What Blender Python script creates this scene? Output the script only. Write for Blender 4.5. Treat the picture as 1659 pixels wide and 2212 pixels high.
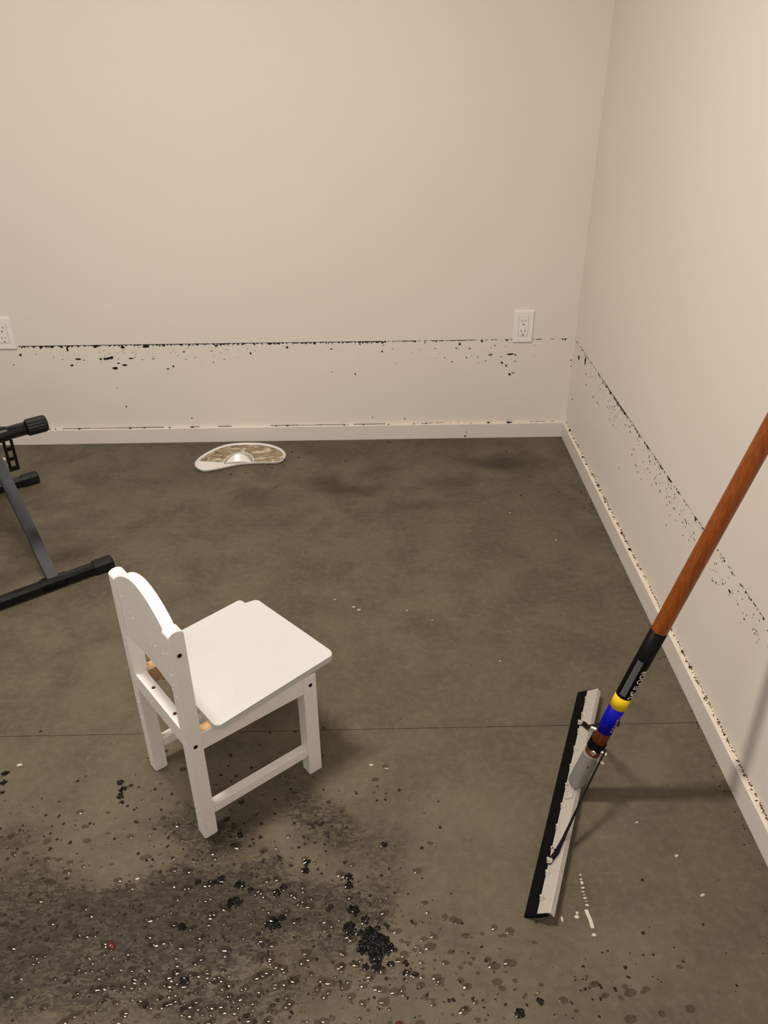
import bpy, bmesh, math, random
from mathutils import Vector, Matrix
from math import pi, sin, cos, radians

scene = bpy.context.scene
C = scene.collection
for o in list(bpy.data.objects):
    bpy.data.objects.remove(o, do_unlink=True)

# ------------------------------------------------------------------ camera
CAM_H = 1.344
cam = bpy.data.cameras.new('camera')
cam.sensor_fit = 'VERTICAL'; cam.sensor_height = 24.0
cam.lens = 24.0 * 1743.67 / 2212.0
cam.clip_start = 0.02; cam.clip_end = 50
camo = bpy.data.objects.new('camera', cam); C.objects.link(camo)
right = Vector((0.99977, -0.01967, -0.00746)).normalized()
fwd = Vector((0.0130, 0.8577, -0.5140)).normalized()
up = right.cross(fwd).normalized(); right = fwd.cross(up).normalized()
M = Matrix((right, up, -fwd)).transposed().to_4x4()
M.translation = Vector((0, 0, CAM_H))
camo.matrix_world = M
scene.camera = camo

# ------------------------------------------------------------------ world, lamps, exposure
world = bpy.data.worlds.new('world'); scene.world = world
world.use_nodes = True
world.node_tree.nodes['Background'].inputs[0].default_value = (0.0, 0.0, 0.0, 1)
world.node_tree.nodes['Background'].inputs[1].default_value = 0.0

ROOM_X0, ROOM_X1, ROOM_Y0, ROOM_Y1, ROOM_H = -2.6, 0.734, -2.2, 2.7917, 2.60

def area(name, loc, sx, sy, power, col, spread=180):
    l = bpy.data.lights.new(name, 'AREA'); l.shape = 'RECTANGLE'; l.size = sx; l.size_y = sy
    l.energy = power; l.color = col; l.spread = math.radians(spread)
    o = bpy.data.objects.new(name, l); C.objects.link(o); o.location = loc
    return o
# ceiling lamp over the chair, then two unseen wide fill lights added for brightness
area('ceiling_lamp_light', (-0.60, 1.18, 2.56), 0.56, 0.15, 38, (1.0, 0.89, 0.765), 152)
area('fill_light_rear', (-0.1, -1.3, 2.56), 1.2, 1.2, 19, (1.0, 0.95, 0.90))
area('fill_light_left', (-2.05, -0.3, 2.56), 0.9, 1.2, 14, (0.86, 0.92, 1.0))

vs = scene.view_settings
vs.view_transform = 'Standard'; vs.look = 'None'; vs.exposure = 0.0; vs.gamma = 1.0
vs.use_curve_mapping = False
# measured stains: place and half sizes (mm)
BACK= [(-1.253,0.353,5.4,6.1),(-1.083,0.369,4.6,11.0),(-1.078,0.308,8.4,6.0),(-0.926,0.296,9.8,6.7),(-0.892,0.307,12.0,4.2),(-0.947,0.334,18.1,5.9),(-0.929,0.338,7.5,4.2),(-0.972,0.331,7.6,5.0),(-1.052,0.332,15.2,4.2),(-1.032,0.328,3.8,2.5),(-1.108,0.333,6.1,1.7),(-0.863,0.332,10.5,3.3),(-0.849,0.336,3.7,1.7),(-0.825,0.328,4.5,1.7),(-0.783,0.33,5.9,1.7),(-0.736,0.291,6.7,3.3),(-0.714,0.301,4.4,4.1),(-0.671,0.354,5.1,4.1),(-0.668,0.327,3.7,1.6),(-0.632,0.333,3.7,1.6),(-0.573,0.356,4.4,2.4),(-0.568,0.313,3.7,1.6),(-0.528,0.325,5.1,1.6),(-0.432,0.347,4.3,6.4),(-0.415,0.354,2.9,1.6),(-0.932,0.219,3.8,2.5),(-0.911,0.146,3.8,4.3),(-0.675,0.096,3.8,2.5),(-1.286,0.315,4.7,1.7),(-0.911,0.315,7.5,3.3),(-0.884,0.374,9.0,6.6),(-1.136,0.38,9.2,6.0),(-1.178,0.378,6.2,7.7),(-0.98,0.379,10.5,5.0),(-0.804,0.375,16.3,6.6),(-0.553,0.376,5.1,6.5),(-0.3,0.366,5.9,5.8),(-0.142,0.357,4.6,2.9),(0.04,0.346,3.9,5.1),(-0.142,0.27,3.3,2.9),(-0.059,0.261,4.6,4.4),(0.319,0.37,5.3,6.6),(0.355,0.353,5.3,3.7),(0.294,0.303,5.3,2.9),(0.503,0.329,16.0,3.7),(0.523,0.326,5.3,3.7),(0.432,0.327,11.3,3.0),(0.476,0.297,6.0,4.5),(0.473,0.32,4.7,2.2),(0.492,0.285,4.0,4.5),(0.508,0.251,7.4,6.7),(0.519,0.257,7.4,2.2),(0.525,0.301,4.7,3.0),(0.727,0.302,4.1,3.0),(0.73,0.279,2.7,2.3),(0.002,0.088,3.4,2.3),(0.123,0.08,4.8,3.0),(0.045,0.369,3.9,2.9),(0.077,0.355,3.3,1.5),(0.089,0.3,3.3,1.5),(0.267,0.319,3.3,2.2),(0.345,0.319,4.6,2.2),(0.364,0.324,3.3,1.5),(0.387,0.319,4.0,2.2),(0.417,0.304,4.0,2.2),(0.389,0.296,4.0,1.5),(0.446,0.363,3.3,3.7),(0.434,0.354,2.6,1.5),(0.308,0.354,4.0,2.2),(0.232,0.355,3.3,1.5),(-0.039,0.374,3.9,4.4),(0.195,0.376,3.9,3.6)]
RIGHT= [(2.71,0.341,6.1,8.1),(2.619,0.372,7.2,7.8),(2.604,0.351,3.2,1.8),(2.596,0.325,6.5,2.1),(2.561,0.328,3.2,1.5),(2.575,0.294,5.2,2.7),(2.731,0.176,6.3,3.9),(2.681,0.381,6.0,2.7),(2.475,0.292,5.7,3.2),(2.418,0.296,5.0,2.9),(2.402,0.295,3.1,1.7),(2.394,0.374,5.4,3.3),(2.354,0.378,4.8,2.8),(2.302,0.378,7.0,4.9),(2.217,0.377,9.1,6.3),(2.244,0.358,4.6,2.7),(2.236,0.35,4.0,1.9),(2.147,0.38,6.6,5.1),(2.178,0.378,5.6,3.1),(2.199,0.357,2.3,1.3),(2.228,0.303,4.1,2.4),(2.272,0.305,5.9,1.1),(2.125,0.353,3.9,1.5),(2.073,0.354,7.6,2.3),(2.086,0.364,4.9,2.5),(2.071,0.378,3.8,2.0),(1.997,0.386,5.2,6.0),(1.915,0.382,6.1,5.1),(2.024,0.323,4.3,2.2),(2.029,0.304,4.3,2.2),(2.118,0.213,4.5,2.1),(1.985,0.292,7.4,2.0),(1.96,0.285,4.2,2.2),(1.927,0.281,4.2,1.9),(1.849,0.307,4.0,1.6),(1.898,0.364,5.1,2.6),(1.888,0.356,6.1,2.1),(1.933,0.33,3.1,1.7),(1.817,0.329,4.9,2.7),(1.894,0.331,3.1,2.1),(1.874,0.33,2.5,1.9),(1.805,0.363,3.9,2.2),(1.784,0.324,5.8,2.0),(1.739,0.332,3.8,1.8),(1.713,0.332,4.2,2.4),(1.725,0.317,3.3,1.8),(1.681,0.334,6.5,2.4),(1.698,0.304,3.8,0.9),(1.706,0.27,3.8,1.5),(1.618,0.332,4.1,1.7),(1.608,0.345,5.4,2.1),(1.597,0.344,2.7,2.5),(1.6,0.306,3.2,1.5),(1.542,0.333,4.4,2.2),(1.811,0.385,4.9,2.2),(1.746,0.383,5.7,3.9),(1.729,0.382,4.7,2.2),(1.671,0.385,3.2,3.0),(1.635,0.386,3.1,2.1),(1.557,0.387,5.2,5.2),(1.514,0.384,5.5,2.7),(1.422,0.384,3.3,1.9),(1.385,0.385,3.6,2.6),(1.341,0.38,4.7,2.5),(1.414,0.354,2.9,1.7),(1.419,0.333,2.9,1.0),(1.413,0.31,5.0,1.7),(1.397,0.315,2.9,1.5),(1.366,0.334,4.8,3.0),(1.333,0.34,5.5,3.6),(1.29,0.34,3.5,1.6),(1.264,0.338,3.8,0.9),(1.253,0.332,3.0,2.4),(1.205,0.334,3.3,1.2),(1.273,0.386,3.4,3.1),(1.299,0.388,3.4,2.5),(1.248,0.387,3.0,2.4),(1.206,0.384,3.3,2.0),(1.19,0.386,3.2,2.3),(1.721,0.367,3.8,1.5),(1.742,0.366,3.3,1.5),(1.815,0.371,2.4,1.8),(1.85,0.367,3.0,1.8),(1.697,0.364,3.3,1.7),(1.643,0.339,2.7,2.1),(1.573,0.344,2.7,0.6)]
BTOP= [(-1.211,5.4,2.0),(-1.19,3.4,2.0),(-1.101,5.4,2.7),(-0.909,5.4,3.4),(-0.856,4.1,2.0),(-0.761,4.1,2.0),(-0.677,6.1,2.7),(-0.361,3.4,2.7),(-0.32,4.1,2.0),(-0.321,4.9,1.9),(-0.103,4.9,1.9),(-0.091,3.1,1.2),(-0.032,3.7,2.5),(0.19,4.9,3.1),(0.204,3.1,2.5),(0.441,4.9,3.1),(0.516,8.6,4.9),(0.525,4.9,2.5),(0.373,3.7,1.2),(0.062,5.6,1.2),(0.157,4.9,1.2)]
RTOP= [(2.699,0.053,7.2),(2.571,0.053,3.8),(2.484,0.058,6.1),(2.43,0.059,4.8),(2.356,0.057,3.5),(2.28,0.063,6.9),(2.248,0.056,4.0),(2.195,0.062,2.8),(2.177,0.062,3.9),(2.131,0.058,3.8),(1.992,0.062,5.7),(1.948,0.068,3.6),(1.905,0.063,6.0),(1.863,0.061,3.0),(1.828,0.061,3.4),(1.466,0.061,4.4),(1.431,0.062,3.4),(1.411,0.068,4.3),(1.31,0.071,4.1),(1.295,0.073,2.2),(1.367,0.069,2.3),(1.258,0.069,2.6),(1.238,0.069,3.5),(1.201,0.07,2.6),(1.165,0.071,2.1),(1.131,0.075,2.9),(1.093,0.067,2.8),(1.059,0.065,2.4),(1.033,0.061,2.4),(1.006,0.061,2.3)]
DEB= [(-0.27,1.029,8.1),(0.01,1.001,6.4),(-0.057,0.933,8.2),(-0.056,0.918,8.7),(-0.114,1.052,7.2),(-0.537,1.164,7.6),(-0.527,1.146,9.2),(-0.528,1.128,8.6),(-0.52,1.112,5.1),(-0.512,1.156,4.1),(-0.638,1.083,5.0),(-0.63,1.007,5.9),(-0.597,1.021,5.4),(-0.406,1.008,4.8),(-0.407,1.028,5.4),(-0.016,0.893,6.5),(-0.176,0.916,7.1),(-0.188,0.903,8.6),(-0.189,0.844,13.7),(-0.174,0.854,7.9),(-0.347,0.843,8.8),(-0.293,0.933,10.3),(-0.308,0.928,7.7),(-0.334,0.93,6.2),(-0.256,0.921,10.2),(-0.261,0.888,12.5),(-0.234,0.912,7.1),(-0.11,0.78,5.6),(-0.082,0.775,4.2),(-0.026,0.767,6.5),(-0.045,0.776,4.2),(0.016,0.77,6.5),(0.041,0.755,6.0),(0.057,0.752,5.5),(0.042,0.771,5.6),(0.024,0.794,3.8),(-0.349,0.714,6.3),(-0.32,0.704,6.2),(-0.38,0.714,6.3),(-0.215,0.695,7.1),(-0.144,0.696,5.3),(-0.325,0.751,8.3),(-0.274,0.747,4.6),(-0.786,1.194,7.7),(-0.781,1.17,7.6),(-0.773,1.145,5.2),(-0.479,1.066,6.1),(-0.439,1.046,4.9),(-0.436,1.093,5.0),(-0.136,0.967,7.3),(-0.137,0.949,7.8),(-0.218,0.972,5.3),(-0.192,0.98,5.3),(-0.167,0.959,5.7),(-0.09,0.873,8.9),(-0.048,0.867,10.9),(-0.026,0.85,7.9),(-0.053,0.835,12.2),(-0.144,0.853,6.4),(-0.011,0.817,20.2),(-0.026,0.802,15.3),(0.003,0.802,16.7),(-0.007,0.783,14.1),(-0.005,0.764,9.3),(-0.031,0.822,10.6),(-0.063,0.965,6.3),(-0.145,1.022,4.9),(-0.096,1.021,4.9),(-0.229,1.024,6.0),(-0.122,1.006,4.8),(-0.106,1.004,4.8),(-0.021,0.931,4.1),(-0.602,0.753,3.7),(-0.474,0.727,4.1),(0.074,0.719,4.1),(0.043,0.714,4.1),(0.118,0.711,6.3),(0.011,0.839,5.9),(0.22,0.688,8.8),(0.255,0.704,6.5),(0.148,0.711,4.7),(0.163,0.709,3.6),(0.163,0.697,3.2),(0.168,0.685,2.6),(0.217,0.724,3.0),(0.148,0.785,3.7),(0.305,0.701,4.1),(0.337,0.758,3.7),(0.357,0.725,5.4),(0.407,0.739,4.2),(0.352,0.706,4.2),(0.338,0.723,3.3),(0.381,0.72,4.8),(0.324,0.719,3.0),(0.172,0.797,3.8),(0.233,0.699,3.5),(0.301,0.677,2.6),(0.274,0.683,2.6)]

# ------------------------------------------------------------------ materials
def srgb(r, g, b):
    f = lambda c: (c/255/12.92 if c/255 <= .04045 else ((c/255+.055)/1.055)**2.4)
    return (f(r), f(g), f(b), 1)

class NT:
    def __init__(self, name):
        self.m = bpy.data.materials.new(name); self.m.use_nodes = True
        self.t = self.m.node_tree; self.t.nodes.clear()
        self.out = self.t.nodes.new('ShaderNodeOutputMaterial')
        self.b = self.t.nodes.new('ShaderNodeBsdfPrincipled')
        self.t.links.new(self.b.outputs[0], self.out.inputs[0])
    def n(self, kind, **kw):
        nd = self.t.nodes.new(kind)
        for k, v in kw.items(): setattr(nd, k, v)
        return nd
    def l(self, a, b): self.t.links.new(a, b)
    def val(self, sock, v):
        if hasattr(v, 'is_output'): self.l(v, sock)
        else: sock.default_value = v
    def math(self, op, a, b=0.0, c=0.0, clamp=False):
        nd = self.n('ShaderNodeMath', operation=op, use_clamp=clamp)
        self.val(nd.inputs[0], a); self.val(nd.inputs[1], b); self.val(nd.inputs[2], c)
        return nd.outputs[0]
    def mix(self, f, a, b, blend='MIX'):
        nd = self.n('ShaderNodeMix', data_type='RGBA', blend_type=blend)
        self.val(nd.inputs[0], f); self.val(nd.inputs[6], a); self.val(nd.inputs[7], b)
        return nd.outputs[2]
    def noise(self, vec, scale, detail=4, rough=.55, dist=0.0):
        nd = self.n('ShaderNodeTexNoise'); self.l(vec, nd.inputs['Vector'])
        nd.inputs['Scale'].default_value = scale; nd.inputs['Detail'].default_value = detail
        nd.inputs['Roughness'].default_value = rough; nd.inputs['Distortion'].default_value = dist
        return nd.outputs[0]
    def ramp(self, f, a, b, lo=0.0, hi=1.0, smooth=True):
        nd = self.n('ShaderNodeMapRange', interpolation_type='SMOOTHSTEP' if smooth else 'LINEAR')
        self.val(nd.inputs[0], f)
        nd.inputs[1].default_value = a; nd.inputs[2].default_value = b
        nd.inputs[3].default_value = lo; nd.inputs[4].default_value = hi
        return nd.outputs[0]
    def scalev(self, vec, s):
        nd = self.n('ShaderNodeVectorMath', operation='MULTIPLY'); self.l(vec, nd.inputs[0]); nd.inputs[1].default_value = s
        return nd.outputs[0]
    def bump(self, h, strength, dist):
        nd = self.n('ShaderNodeBump'); self.l(h, nd.inputs['Height'])
        nd.inputs['Strength'].default_value = strength; nd.inputs['Distance'].default_value = dist
        self.l(nd.outputs[0], self.b.inputs['Normal'])
    def pos(self):
        return self.n('ShaderNodeNewGeometry').outputs['Position']
    def set(self, col=None, rough=None, metal=None, spec=None, coat=None):
        if col is not None: self.val(self.b.inputs['Base Color'], col)
        if rough is not None: self.val(self.b.inputs['Roughness'], rough)
        if metal is not None: self.b.inputs['Metallic'].default_value = metal
        if spec is not None: self.b.inputs['Specular IOR Level'].default_value = spec
        if coat is not None: self.b.inputs['Coat Weight'].default_value = coat; self.b.inputs['Coat Roughness'].default_value = .12

def varied(name, col, amount=.08, scale=20, rough=.5, metal=0.0, spec=.5, bump=0.0, stretch=(1, 1, 1), coat=None, bscale=None):
    """plain paint / plastic / metal whose colour wanders a little"""
    t = NT(name); p = t.scalev(t.pos(), stretch)
    nz = t.noise(p, scale, 4)
    dark = tuple(c*(1-amount) for c in col[:3])+(1,); lite = tuple(min(1, c*(1+amount)) for c in col[:3])+(1,)
    t.set(t.mix(nz, dark, lite), rough, metal, spec, coat)
    if bump: t.bump(t.noise(p, bscale or scale*12, 3), bump, .001)
    return t.m

def wall_paint(name, col):
    t = NT(name); p = t.pos()
    c = t.mix(t.ramp(t.noise(p, 1.7, 3), .3, .7), tuple(v*.975 for v in col[:3])+(1,), col)
    t.set(c, .62, 0, .35)
    t.bump(t.noise(p, 320, 3, .6), .12, .0006)
    return t.m

M_WALL = wall_paint('wall paint', (.82, .77, .71, 1))
M_CEIL = wall_paint('ceiling paint', (.84, .82, .80, 1))
M_TRIM = varied('trim paint', (.76, .71, .66, 1), .03, 8, .42, spec=.5)
M_CAULK = varied('torn caulk', (.76, .68, .54, 1), .18, 90, .8, bump=.6, bscale=500)
M_CRACK = varied('brown crack dirt', (.10, .055, .025, 1), .5, 150, .9)
M_MOLD = varied('black mould', (.018, .016, .020, 1), .4, 200, .95, spec=.1)
M_MOLD2 = varied('grey mould', (.17, .145, .13, 1), .35, 200, .95, spec=.1)
M_WHITE = varied('white paint', (.88, .845, .82, 1), .02, 30, .38, spec=.5)
M_SEAT = varied('white seat lacquer', (.58, .59, .595, 1), .015, 25, .34, spec=.5)
M_HOLE = varied('black hole', (.006, .006, .010, 1), .2, 50, .9, spec=.1)
M_HOLE2 = varied('drilled hole', (.10, .035, .02, 1), .2, 50, .9, spec=.1)
M_PLATE = varied('outlet plastic', (.90, .88, .85, 1), .01, 30, .32)
M_SLOT = varied('outlet slot', (.10, .075, .05, 1), .1, 30, .8)
M_GAP = varied('outlet seam', (.42, .36, .29, 1), .1, 30, .8)
M_BRACE = varied('black brace paint', (.004, .004, .0045, 1), .3, 60, .65, spec=.12)
M_BLACK = varied('black enamel', (.005, .005, .0055, 1), .3, 60, .25, spec=.35)
M_CAP = varied('black rubber cap', (.008, .008, .009, 1), .3, 80, .5, spec=.3)
M_DUSTY = varied('dusty grey steel', (.034, .036, .042, 1), .45, 22, .5, spec=.3)
M_STEEL = varied('galvanised steel', (.60, .565, .53, 1), .14, 45, .42, metal=.55, bump=.15, bscale=300)
M_ZINC = varied('dull zinc tube', (.34, .335, .32, 1), .18, 40, .45, metal=.5)
M_CHROME = varied('bolt zinc', (.86, .85, .82, 1), .1, 60, .18, metal=1.0)
M_RUBBER = varied('black rubber', (.0035, .0035, .004, 1), .4, 70, .8, spec=.08)
M_RED = varied('red varnish end', (.16, .03, .02, 1), .3, 60, .45)
M_LABEL = varied('dark label', (.006, .0035, .004, 1), .3, 40, .45, spec=.08)
M_YELLOW = varied('yellow label', (.80, .56, .015, 1), .06, 40, .45, spec=.2)
M_BLUE = varied('blue label', (.003, .003, .36, 1), .06, 40, .45, spec=.12)
M_INK = varied('white ink', (.72, .66, .57, 1), .05, 60, .5)
M_INK2 = varied('salmon ink', (.62, .30, .20, 1), .15, 90, .5)
M_CHIP = varied('paint chip', (.46, .43, .35, 1), .12, 90, .6)
M_SCUFF = varied('white scuff', (.55, .50, .41, 1), .25, 160, .75)
M_REDBIT = varied('red brown leaf', (.075, .012, .006, 1), .4, 120, .25)
M_TRAY = varied('white plastic', (.80, .77, .76, 1), .02, 30, .25)
M_TRAYIN = varied('shaded muddy plastic', (.40, .36, .32, 1), .05, 30, .4)  # white plastic greyed: recess shade and mud residue put into the colour
def clear_water():
    """thin clear drops: the floor shows through, the lamps mirror on top"""
    t = NT('clear water'); t.t.nodes.remove(t.b)
    tr = t.n('ShaderNodeBsdfTransparent'); gl = t.n('ShaderNodeBsdfGlossy'); mx = t.n('ShaderNodeMixShader'); fr = t.n('ShaderNodeFresnel')
    fr.inputs[0].default_value = 1.45; gl.inputs['Roughness'].default_value = .03
    nz = t.noise(t.pos(), 14, 2)
    t.l(t.mix(nz, (.72, .68, .62, 1), (.95, .93, .90, 1)), tr.inputs[0])
    t.l(fr.outputs[0], mx.inputs[0]); t.l(tr.outputs[0], mx.inputs[1]); t.l(gl.outputs[0], mx.inputs[2]); t.l(mx.outputs[0], t.out.inputs[0])
    return t.m
M_WATER = clear_water()
M_CLEAR = varied('milky bead', (.80, .77, .74, 1), .05, 120, .08, spec=.9)
M_GRIME = varied('wet black grime', (.0035, .0028, .0030, 1), .5, 140, .16, spec=.13, bump=.5, bscale=500)
M_SPECK = varied('brown grime', (.016, .011, .008, 1), .6, 60, .6, spec=.2)

def pine():
    t = NT('bare pine'); p = t.scalev(t.pos(), (14, 14, 60))
    g = t.noise(p, 6, 4, .6, 1.5)
    t.set(t.mix(t.ramp(g, .35, .65), (.62, .33, .15, 1), (.80, .52, .27, 1)), .6, 0, .3)
    return t.m
M_PINE = pine()

def varnished():
    t = NT('varnished wood'); p = t.scalev(t.pos(), (60, 60, 3.0))
    g = t.noise(p, 4, 5, .6, .6)
    t.set(t.mix(t.ramp(g, .3, .7), (.175, .040, .005, 1), (.275, .071, .009, 1)), .34, 0, .35)
    return t.m
M_WOOD = varnished()

def print_lines():
    """rows of tiny unreadable grey print, built as stripes across the sticker (u along the handle)"""
    t = NT('tiny print'); tc = t.n('ShaderNodeUVMap').outputs[0]
    sep = t.n('ShaderNodeSeparateXYZ'); t.l(tc, sep.inputs[0])
    row = t.math('GREATER_THAN', t.math('FRACT', t.math('MULTIPLY', sep.outputs[1], 5.0)), .42)
    nz = t.noise(t.scalev(tc, (90, 5, 1)), 1.0, 2)
    f = t.math('MULTIPLY', row, t.ramp(nz, .35, .5))
    t.set(t.mix(f, (.022, .020, .024, 1), (.17, .17, .19, 1)), .4)
    return t.m
M_PRINT = print_lines()

def mud():
    t = NT('drying mud'); p = t.pos()
    a = t.noise(t.scalev(p, (1, 1.6, 1)), 26, 5, .6, .8)
    b = t.noise(p, 55, 4, .6)
    c = t.mix(t.ramp(b, .4, .7), (.26, .19, .11, 1), (.36, .28, .18, 1))
    c = t.mix(t.ramp(a, .52, .60), c, (.62, .55, .43, 1))
    c = t.mix(t.ramp(t.noise(t.scalev(p, (1, 2.2, 1)), 38, 4, .6, 1.0), .55, .63), c, (.085, .064, .036, 1))
    t.set(c, .25, 0, .5)
    return t.m
M_MUD = mud()

def concrete():
    t = NT('damp concrete'); p = t.pos()
    # broad tone
    n1 = t.noise(p, 1.6, 4, .6, .4); n2 = t.noise(p, 7, 5, .6, .3); n3 = t.noise(p, 55, 4, .65); n4 = t.noise(p, 400, 2, .6)
    c = t.mix(t.ramp(n1, .3, .7), (.102, .086, .056, 1), (.130, .110, .075, 1))
    c = t.mix(t.ramp(n2, .35, .70), c, (.084, .070, .047, 1))
    c = t.mix(t.math('MULTIPLY', t.ramp(n3, .40, .75), .35), c, (.175, .152, .112, 1))
    c = t.mix(t.math('MULTIPLY', t.ramp(n4, .60, .75), .5), c, (.056, .044, .028, 1))
    # stains with a place of their own: x, y, rx, ry, strength
    warp = t.n('ShaderNodeTexNoise'); t.l(p, warp.inputs['Vector']); warp.inputs['Scale'].default_value = 6; warp.inputs['Detail'].default_value = 4
    off = t.n('ShaderNodeVectorMath', operation='MULTIPLY_ADD'); t.l(warp.outputs['Color'], off.inputs[0])
    off.inputs[1].default_value = (.22, .22, 0); t.l(p, off.inputs[2])
    sh = t.n('ShaderNodeVectorMath', operation='SUBTRACT'); t.l(off.outputs[0], sh.inputs[0]); sh.inputs[1].default_value = (.11, .11, 0)
    flat = t.scalev(sh.outputs[0], (1, 1, 0))
    def blobs(lst):
        acc = None
        for (x, y, rx, ry, s) in lst:
            a = t.n('ShaderNodeVectorMath', operation='SUBTRACT'); t.l(flat, a.inputs[0]); a.inputs[1].default_value = (x, y, 0)
            m = t.n('ShaderNodeVectorMath', operation='MULTIPLY'); t.l(a.outputs[0], m.inputs[0]); m.inputs[1].default_value = (1/rx, 1/ry, 0)
            ln = t.n('ShaderNodeVectorMath', operation='LENGTH'); t.l(m.outputs[0], ln.inputs[0])
            g = t.ramp(ln.outputs['Value'], 1.0, 0.0, 0.0, s)
            acc = g if acc is None else t.math('ADD', acc, g, clamp=True)
        return acc
    damp = blobs([(.456, 2.58, .26, .09, .95), (-.149, 2.45, .10, .15, .85), (-.06, 2.37, .16, .08, .8), (.03, 2.52, .16, .07, .5),
                  (.27, 2.42, .22, .08, .5), (.15, 2.29, .24, .08, .4), (-.37, 2.34, .20, .09, .4), (-.99, 2.17, .22, .08, .45), (.0, 2.75, 1.2, .2, .35)])
    c = t.mix(damp, c, (.040, .031, .020, 1))
    grime = blobs([(-.36, .87, .26, .11, .95), (-.50, .83, .26, .12, .8), (-.66, .90, .22, .10, .6), (-.62, .77, .16, .10, .8), (-.25, .90, .22, .12, .7),
                   (-.07, .85, .15, .11, .75), (-.12, 1.07, .16, .11, .55), (-.33, 1.04, .14, .10, .6), (-.30, .74, .40, .12, .45), (-.70, 1.03, .15, .1, .35), (.0, .98, .14, .12, .35), (.05, .74, .2, .09, .2)])
    st = t.noise(t.scalev(p, (1, 1.9, 1)), 95, 4, .62, .9)
    st2 = t.noise(t.scalev(p, (1, 1.6, 1)), 34, 5, .66, .8)
    mott = t.math('MULTIPLY', t.math('MAXIMUM', t.ramp(st, .44, .57), t.ramp(st2, .47, .62)), t.ramp(grime, .05, .5))
    c = t.mix(t.math('MULTIPLY', grime, .72), c, (.034, .025, .0145, 1))
    c = t.mix(t.math('MULTIPLY', mott, .85), c, (.018, .0135, .009, 1))
    pale = blobs([(.56, 1.17, .10, .10, .6), (.45, 1.05, .14, .10, .35), (.40, .80, .2, .1, .3), (.2, 1.05, .2, .12, .3), (-.55, 1.2, .2, .1, .3)])
    c = t.mix(t.math('MULTIPLY', pale, .5), c, (.180, .158, .120, 1))
    rough = t.ramp(n2, .3, .7, .48, .66)
    t.set(c, rough, 0, .28)
    h = t.math('ADD', t.math('MULTIPLY', n3, .6), t.math('ADD', t.math('MULTIPLY', n4, .4), t.math('MULTIPLY', mott, .25)))
    t.bump(h, .20, .002)
    return t.m
M_FLOOR = concrete()
M_SUB = varied('joint dirt', (.050, .040, .027, 1), .4, 40, .9)

# ------------------------------------------------------------------ mesh helpers
def obj(name, bm, mat, parent=None, origin=None, smooth=False, **props):
    """one mesh object; verts are given in world space and stored relative to the root's place"""
    bmesh.ops.recalc_face_normals(bm, faces=bm.faces[:])
    if parent is not None:
        r = parent
        while r.parent: r = r.parent
        origin = Vector(r['_o']) if '_o' in r else r.location.copy()
    if origin is None: origin = Vector((0, 0, 0))
    origin = Vector(origin)
    bmesh.ops.translate(bm, verts=bm.verts[:], vec=-origin)
    me = bpy.data.meshes.new(name); bm.to_mesh(me); bm.free()
    if smooth:
        for p in me.polygons: p.use_smooth = True
    me.materials.append(mat)
    o = bpy.data.objects.new(name, me); C.objects.link(o)
    if parent is not None: o.parent = parent
    else: o.location = origin
    for k, v in props.items(): o[k] = v
    return o

def root(name, loc, label, category, group=None):
    o = bpy.data.objects.new(name, None); C.objects.link(o); o.location = loc
    o.empty_display_size = .05
    o['label'] = label; o['category'] = category
    if group: o['group'] = group
    return o

def tag(o, label, category, group=None):
    o['label'] = label; o['category'] = category
    if group: o['group'] = group
    return o

def new(): return bmesh.new()

def bx(bm, x0, x1, y0, y1, z0, z1, T=None, bev=0.0, seg=2):
    v = [(x0, y0, z0), (x1, y0, z0), (x1, y1, z0), (x0, y1, z0), (x0, y0, z1), (x1, y0, z1), (x1, y1, z1), (x0, y1, z1)]
    vs_ = [bm.verts.new(T(Vector(p)) if T else p) for p in v]
    fs = [bm.faces.new([vs_[i] for i in f]) for f in ((3, 2, 1, 0), (4, 5, 6, 7), (0, 1, 5, 4), (1, 2, 6, 5), (2, 3, 7, 6), (3, 0, 4, 7))]
    if bev:
        es = list({e for f in fs for e in f.edges})
        bmesh.ops.bevel(bm, geom=es, offset=bev, segments=seg, affect='EDGES', profile=.6)
    return bm

def prism(bm, poly, T, a, b, bev=0.0, seg=2):
    """extrude a 2-D polygon; T(p, q, h) -> world"""
    lo = [bm.verts.new(T(p, q, a)) for p, q in poly]; hi = [bm.verts.new(T(p, q, b)) for p, q in poly]
    n = len(poly); fs = [bm.faces.new(lo[::-1]), bm.faces.new(hi)]
    for i in range(n): bm.faces.new((lo[i], lo[(i+1) % n], hi[(i+1) % n], hi[i]))
    if bev:
        es = list({e for f in fs for e in f.edges})
        bmesh.ops.bevel(bm, geom=es, offset=bev, segments=seg, affect='EDGES', profile=.6)
    return bm

def frame_of(d):
    d = d.normalized(); a = Vector((0, 0, 1)) if abs(d.z) < .95 else Vector((1, 0, 0))
    s = d.cross(a).normalized(); return d, s, s.cross(d).normalized()

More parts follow.
